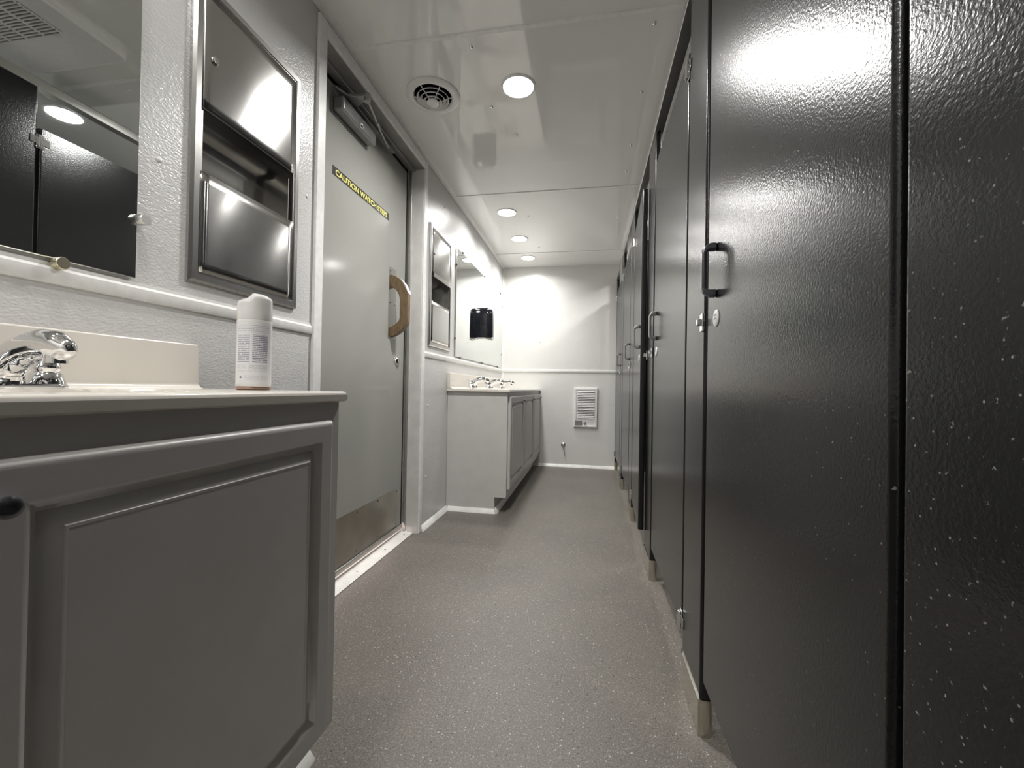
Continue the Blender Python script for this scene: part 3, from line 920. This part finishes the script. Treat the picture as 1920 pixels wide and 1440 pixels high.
# ------------------------------------------------------------------ air conditioner housing on the ceiling (seen in the near mirror)
AX0, AX1, AY0_, AY1_ = -0.020, 0.460, 0.52, 1.388
ac = thing('air_conditioner', 'white ceiling air conditioner housing with grey grille, seen in the near mirror', 'air conditioner', ((AX0 + AX1) / 2, (AY0_ + AY1_) / 2, ZC))
def rrect(x0_, x1_, y0_, y1_, r, z, n=6):
    pts = []
    for cx_, cy_, s in ((x1_ - r, y1_ - r, 0), (x0_ + r, y1_ - r, 1), (x0_ + r, y0_ + r, 2), (x1_ - r, y0_ + r, 3)):
        for k in range(n + 1):
            a = PI / 2 * (s + k / n)
            pts.append((cx_ + r * math.cos(a), cy_ + r * math.sin(a), z))
    return pts
MB().loops([rrect(AX0, AX1, AY0_, AY1_, 0.03, ZC), rrect(AX0, AX1, AY0_, AY1_, 0.03, ZC - 0.020), rrect(AX0 + 0.004, AX1 - 0.004, AY0_ + 0.004, AY1_ - 0.004, 0.03, ZC - 0.028),
            rrect(AX0 + 0.012, AX1 - 0.012, AY0_ + 0.012, AY1_ - 0.012, 0.026, ZC - 0.030)]).build('housing', M['white_plastic'], ac, wn=True)
gx0, gx1, gy0, gy1 = 0.070, 0.385, 0.66, 1.225
gr = MB()
gr.box(gx0, gx1, gy0, gy1, ZC - 0.0315, ZC - 0.0302)
gr.build('grille', M['grey_plastic'], ac)
sl = MB()
k = gy0
while k < gy1:
    sl.box(gx0, gx1, k, k + 0.004, ZC - 0.036, ZC - 0.0315)
    k += 0.0115
for gx in (gx0, gx0 + 0.08, gx0 + 0.16, gx0 + 0.24, gx1 - 0.004):
    sl.box(gx, gx + 0.004, gy0, gy1, ZC - 0.038, ZC - 0.0315)
sl.build('grille_slats', M['white_plastic'], ac)

# ------------------------------------------------------------------ heater and wall valve on the back wall
ht = thing('wall_heater', 'white louvred electric wall heater with a small control knob', 'heater', (-0.03, YB, 0.42))
HX0, HX1, HZ0, HZ1 = -0.149, 0.092, 0.424, 0.838
hb = MB()
hb.loops([[(HX0 + e, YB - dd, HZ0 + e), (HX1 - e, YB - dd, HZ0 + e), (HX1 - e, YB - dd, HZ1 - e), (HX0 + e, YB - dd, HZ1 - e)] for e, dd in ((0, 0), (0, 0.018), (0.006, 0.025), (0.022, 0.025), (0.026, 0.020))])
hb.build('heater_cover', M['white_plastic'], ht, wn=True)
MB().box(HX0 + 0.034, HX1 - 0.030, YB - 0.0215, YB - 0.020, HZ0 + 0.098, HZ1 - 0.034).build('grille_back', M['heater_slot'], ht)
hs = MB()
n = 17
for k in range(n):
    z = HZ0 + 0.103 + (HZ1 - 0.040 - HZ0 - 0.103) * k / (n - 1)
    hs.prism([(YB - 0.0215, z - 0.003), (YB - 0.029, z - 0.006), (YB - 0.030, z - 0.0045), (YB - 0.0215, z + 0.0045)], 'X', HX0 + 0.034, HX1 - 0.030)
hs.build('louvres', M['white_plastic'], ht)
MB().box(HX0 + 0.012, HX0 + 0.084, YB - 0.0262, YB - 0.0248, HZ0 + 0.020, HZ0 + 0.072).build('rating_plate', M['grey_hw'], ht)
MB().lathe([(0.015, 0), (0.015, -0.004), (0.011, -0.014), (0.0005, -0.015)], (HX0 + 0.113, YB - 0.020, HZ0 + 0.050), 'Y', 24).build('control_knob', M['alu'], ht)
pv = thing('wall_pipe_stub', 'small metal pipe stub with hanging wire low on the far wall', 'pipe stub', (-0.256, YB, 0.226))
MB().lathe([(0.024, 0), (0.024, -0.003), (0.017, -0.009), (0.012, -0.010), (0.012, -0.030), (0.009, -0.031), (0.0005, -0.031)], (-0.256, YB, 0.232), 'Y', 24).build('escutcheon', M['alu'], pv)
MB().sweep([(-0.256, YB - 0.028, 0.232), (-0.254, YB - 0.034, 0.215), (-0.246, YB - 0.028, 0.17), (-0.238, YB - 0.020, 0.125)], 0.0022, 8).build('wire', M['grey_hw'], pv)

# ------------------------------------------------------------------ stall partitions
PT = 0.027                                   # panel thickness
DZ0, DZ1 = 0.150, 1.805                      # door bottom and top
PZ0 = 0.022
def rounded_panel(y0, y1, z0, z1, xf=XW, t_=PT, r=0.008):
    mb = MB()
    poly = []
    for cx_, cy_, s in ((xf + t_ - r, y1 - r, 0), (xf + r, y1 - r, 1), (xf + r, y0 + r, 2), (xf + t_ - r, y0 + r, 3)):
        for k in range(5):
            a = PI / 2 * (s + k / 4)
            poly.append((cx_ + r * math.cos(a), cy_ + r * math.sin(a)))
    mb.prism(poly, 'Z', z0, z1)
    return mb
def shoe(y0, y1, parent, h=0.088):
    mb = MB()
    r, g = 0.010, 0.003
    def ring(e, z):
        pts = []
        x0_, x1_, a0, a1 = XW - g + e, XW + PT + g - e, y0 - g + e, y1 + g - e
        rr = r - e * 0.5
        for cx_, cy_, s in ((x1_ - rr, a1 - rr, 0), (x0_ + rr, a1 - rr, 1), (x0_ + rr, a0 + rr, 2), (x1_ - rr, a0 + rr, 3)):
            for k in range(6):
                a = PI / 2 * (s + k / 5)
                pts.append((cx_ + rr * math.cos(a), cy_ + rr * math.sin(a), z))
        return pts
    mb.loops([ring(0, 0.0005), ring(0, h), ring(0.0025, h), ring(0.0025, 0.02)], cap0=True, cap1=False)
    return mb.build('floor_shoe', M['shoe'], parent, wn=True)
def pilaster(y0, y1, label, mat, group='stall pilasters along the walkway'):
    t = thing('stall_pilaster', label, 'stall pilaster', (XW + PT / 2, (y0 + y1) / 2, 0), group)
    rounded_panel(y0, y1, PZ0, 1.957).build('pilaster_panel', mat, t, wn=True)
    shoe(y0, y1, t)
    return t
PIL = [(-0.90, 0.4315), (1.088, 1.283), (1.930, 2.128), (2.770, 2.978), (3.625, 3.832), (4.470, 4.527)]
labs = ['wide dusty charcoal partition panel nearest the camera', 'charcoal pilaster between the first and second stall doors', 'charcoal pilaster just before the ajar stall door',
        'charcoal pilaster on the hinge side of the ajar stall door', 'charcoal pilaster before the last stall door', 'narrow charcoal pilaster against the far wall']
pils = [pilaster(a, b_, l, M['panel_dusty'] if i == 0 else M['panel']) for i, ((a, b_), l) in enumerate(zip(PIL, labs))]
# head rail running along the top of all pilasters
hr = MB()
hr.prism([(XW - 0.006, 1.957), (XW - 0.006, 1.990), (XW + 0.004, 1.997), (XW + PT + 0.002, 1.997), (XW + PT + 0.006, 1.990), (XW + PT + 0.006, 1.957)], 'Y', -0.90, 4.528)
hro = hr.build('stall_headrail', M['alu'], bevel=0.0015)
tag(hro, 'long pale metal headrail running above all the stall doors', 'headrail')

def stall_door(y0, y1, hinge_far, label, mat=M['panel'], swing=0.0, panel_label=None):
    """door between two pilasters; hinged at the far or the near edge, opening by swing radians into the walkway"""
    hy = y1 if hinge_far else y0
    t = thing('stall_door', label, 'stall door', (XW, hy, 0), 'stall doors along the walkway')
    rounded_panel(y0, y1, DZ0, DZ1).build('door_panel', mat, t, wn=True)
    fy = y0 if hinge_far else y1
    s = 1 if hinge_far else -1
    yh = fy + s * 0.068
    # D shaped pull: wide arms, slim bar
    zt_, zb_ = 1.152, 1.032
    dp = 0.031
    def dloop(o, r, ztop, zbot):
        pts = [(XW + 0.0, ztop)]
        for k in range(9):
            a = PI / 2 * k / 8
            pts.append((XW - o + r - r * math.sin(a), ztop - r + r * math.cos(a)))
        for k in range(9):
            a = PI / 2 * k / 8
            pts.append((XW - o + r - r * math.cos(a), zbot + r - r * math.sin(a)))
        pts.append((XW + 0.0, zbot))
        return pts
    oo_ = dloop(dp, 0.024, zt_, zb_)
    ii_ = dloop(dp - 0.0085, 0.010, zt_ - 0.017, zb_ + 0.017)
    hd_ = MB()
    hd_.loops([[(o[0], yh - 0.0085, o[1]), (o[0], yh + 0.0085, o[1]), (i_[0], yh + 0.0085, i_[1]), (i_[0], yh - 0.0085, i_[1])] for o, i_ in zip(oo_, ii_)])
    hd_.build('pull_handle', M['dark_hw'] if mat is M['panel_near'] else M['grey_hw'], t, bevel=0.0035, seg=3, angle=60)
    # latch and keeper
    lt = MB()
    lt.box(XW + PT, XW + PT + 0.014, fy + s * 0.004, fy + s * 0.075, 0.975, 1.010)
    lt.box(XW + PT + 0.002, XW + PT + 0.010, fy - s * 0.020, fy + s * 0.01, 0.985, 1.000)
    lt.build('latch', M['chrome'], t, bevel=0.0015)
    ind = MB()
    ind.lathe([(0.019, 0), (0.019, -0.0015), (0.017, -0.0028), (0.0005, -0.003)], (XW, fy + s * 0.075, 0.985), 'X', 32)
    io = ind.build('occupancy_indicator', M['white_plastic'], t)
    iw = MB()
    iw.box(XW - 0.0036, XW - 0.0029, fy + s * 0.075 - 0.007, fy + s * 0.075 + 0.007, 0.983, 0.9865)
    iw.box(XW - 0.0036, XW - 0.0029, fy + s * 0.075 - 0.009, fy + s * 0.075 + 0.009, 0.9905, 0.9935)
    iw.build('indicator_marking', M['dark_hw'], io)
    # hinges
    for z in (1.745, 0.168):
        h = MB()
        h.box(XW - 0.004, XW, hy - s * 0.0 - 0.030, hy + 0.030, z - 0.005, z + 0.022 if z > 1 else z + 0.018)
        h.cyl((XW - 0.006, hy + s * 0.004, z - 0.020), (XW - 0.006, hy + s * 0.004, z + 0.030), 0.0065, n=14)
        h.box(XW - 0.003, XW, hy - 0.012, hy + 0.012, z - 0.022, z + 0.032)
        h.build('hinge', M['chrome'], t, bevel=0.001)
    if swing:
        t.rotation_euler = (0, 0, swing)
    return t
stall_door(0.4405, 1.066, False, 'large charcoal stall door nearest the camera with a dark pull handle', M['panel_near'])
stall_door(1.291, 1.903, False, 'second charcoal stall door from the camera, closed')
stall_door(2.142, 2.752, True, 'charcoal stall door standing slightly ajar into the walkway', swing=-0.045)
stall_door(2.992, 3.604, True, 'charcoal stall door just past the ajar one')
stall_door(3.846, 4.452, True, 'charcoal stall door next to the far wall')
# keepers on the pilasters opposite the latches
def keeper(y, s, p):
    k = MB()
    k.box(XW - 0.005, XW + 0.0, y - 0.026 if s < 0 else y, y if s < 0 else y + 0.026, 0.970, 1.014)
    k.box(XW - 0.016, XW - 0.004, y - 0.016 if s < 0 else y + 0.004, y - 0.004 if s < 0 else y + 0.016, 0.984, 1.000)
    k.build('latch_keeper', M['chrome'], p, bevel=0.0015)
keeper(1.088, 1, pils[1]); keeper(1.930, 1, pils[2]); keeper(2.128, -1, pils[2]); keeper(2.978, -1, pils[3]); keeper(3.832, -1, pils[4])
# dividers between the stalls
for i, y in enumerate((1.18, 2.027, 2.874, 3.729)):
    o = rounded_panel(y - 0.013, y + 0.013, 0.3, 1.80, XW + PT + 0.01, XR - XW - PT - 0.02)
    dv = o.build('stall_divider', M['panel'], wn=True)
    tag(dv, 'charcoal divider panel behind the %s pilaster' % ['first', 'second', 'third', 'fourth'][i], 'stall divider', 'dividers between the stalls')
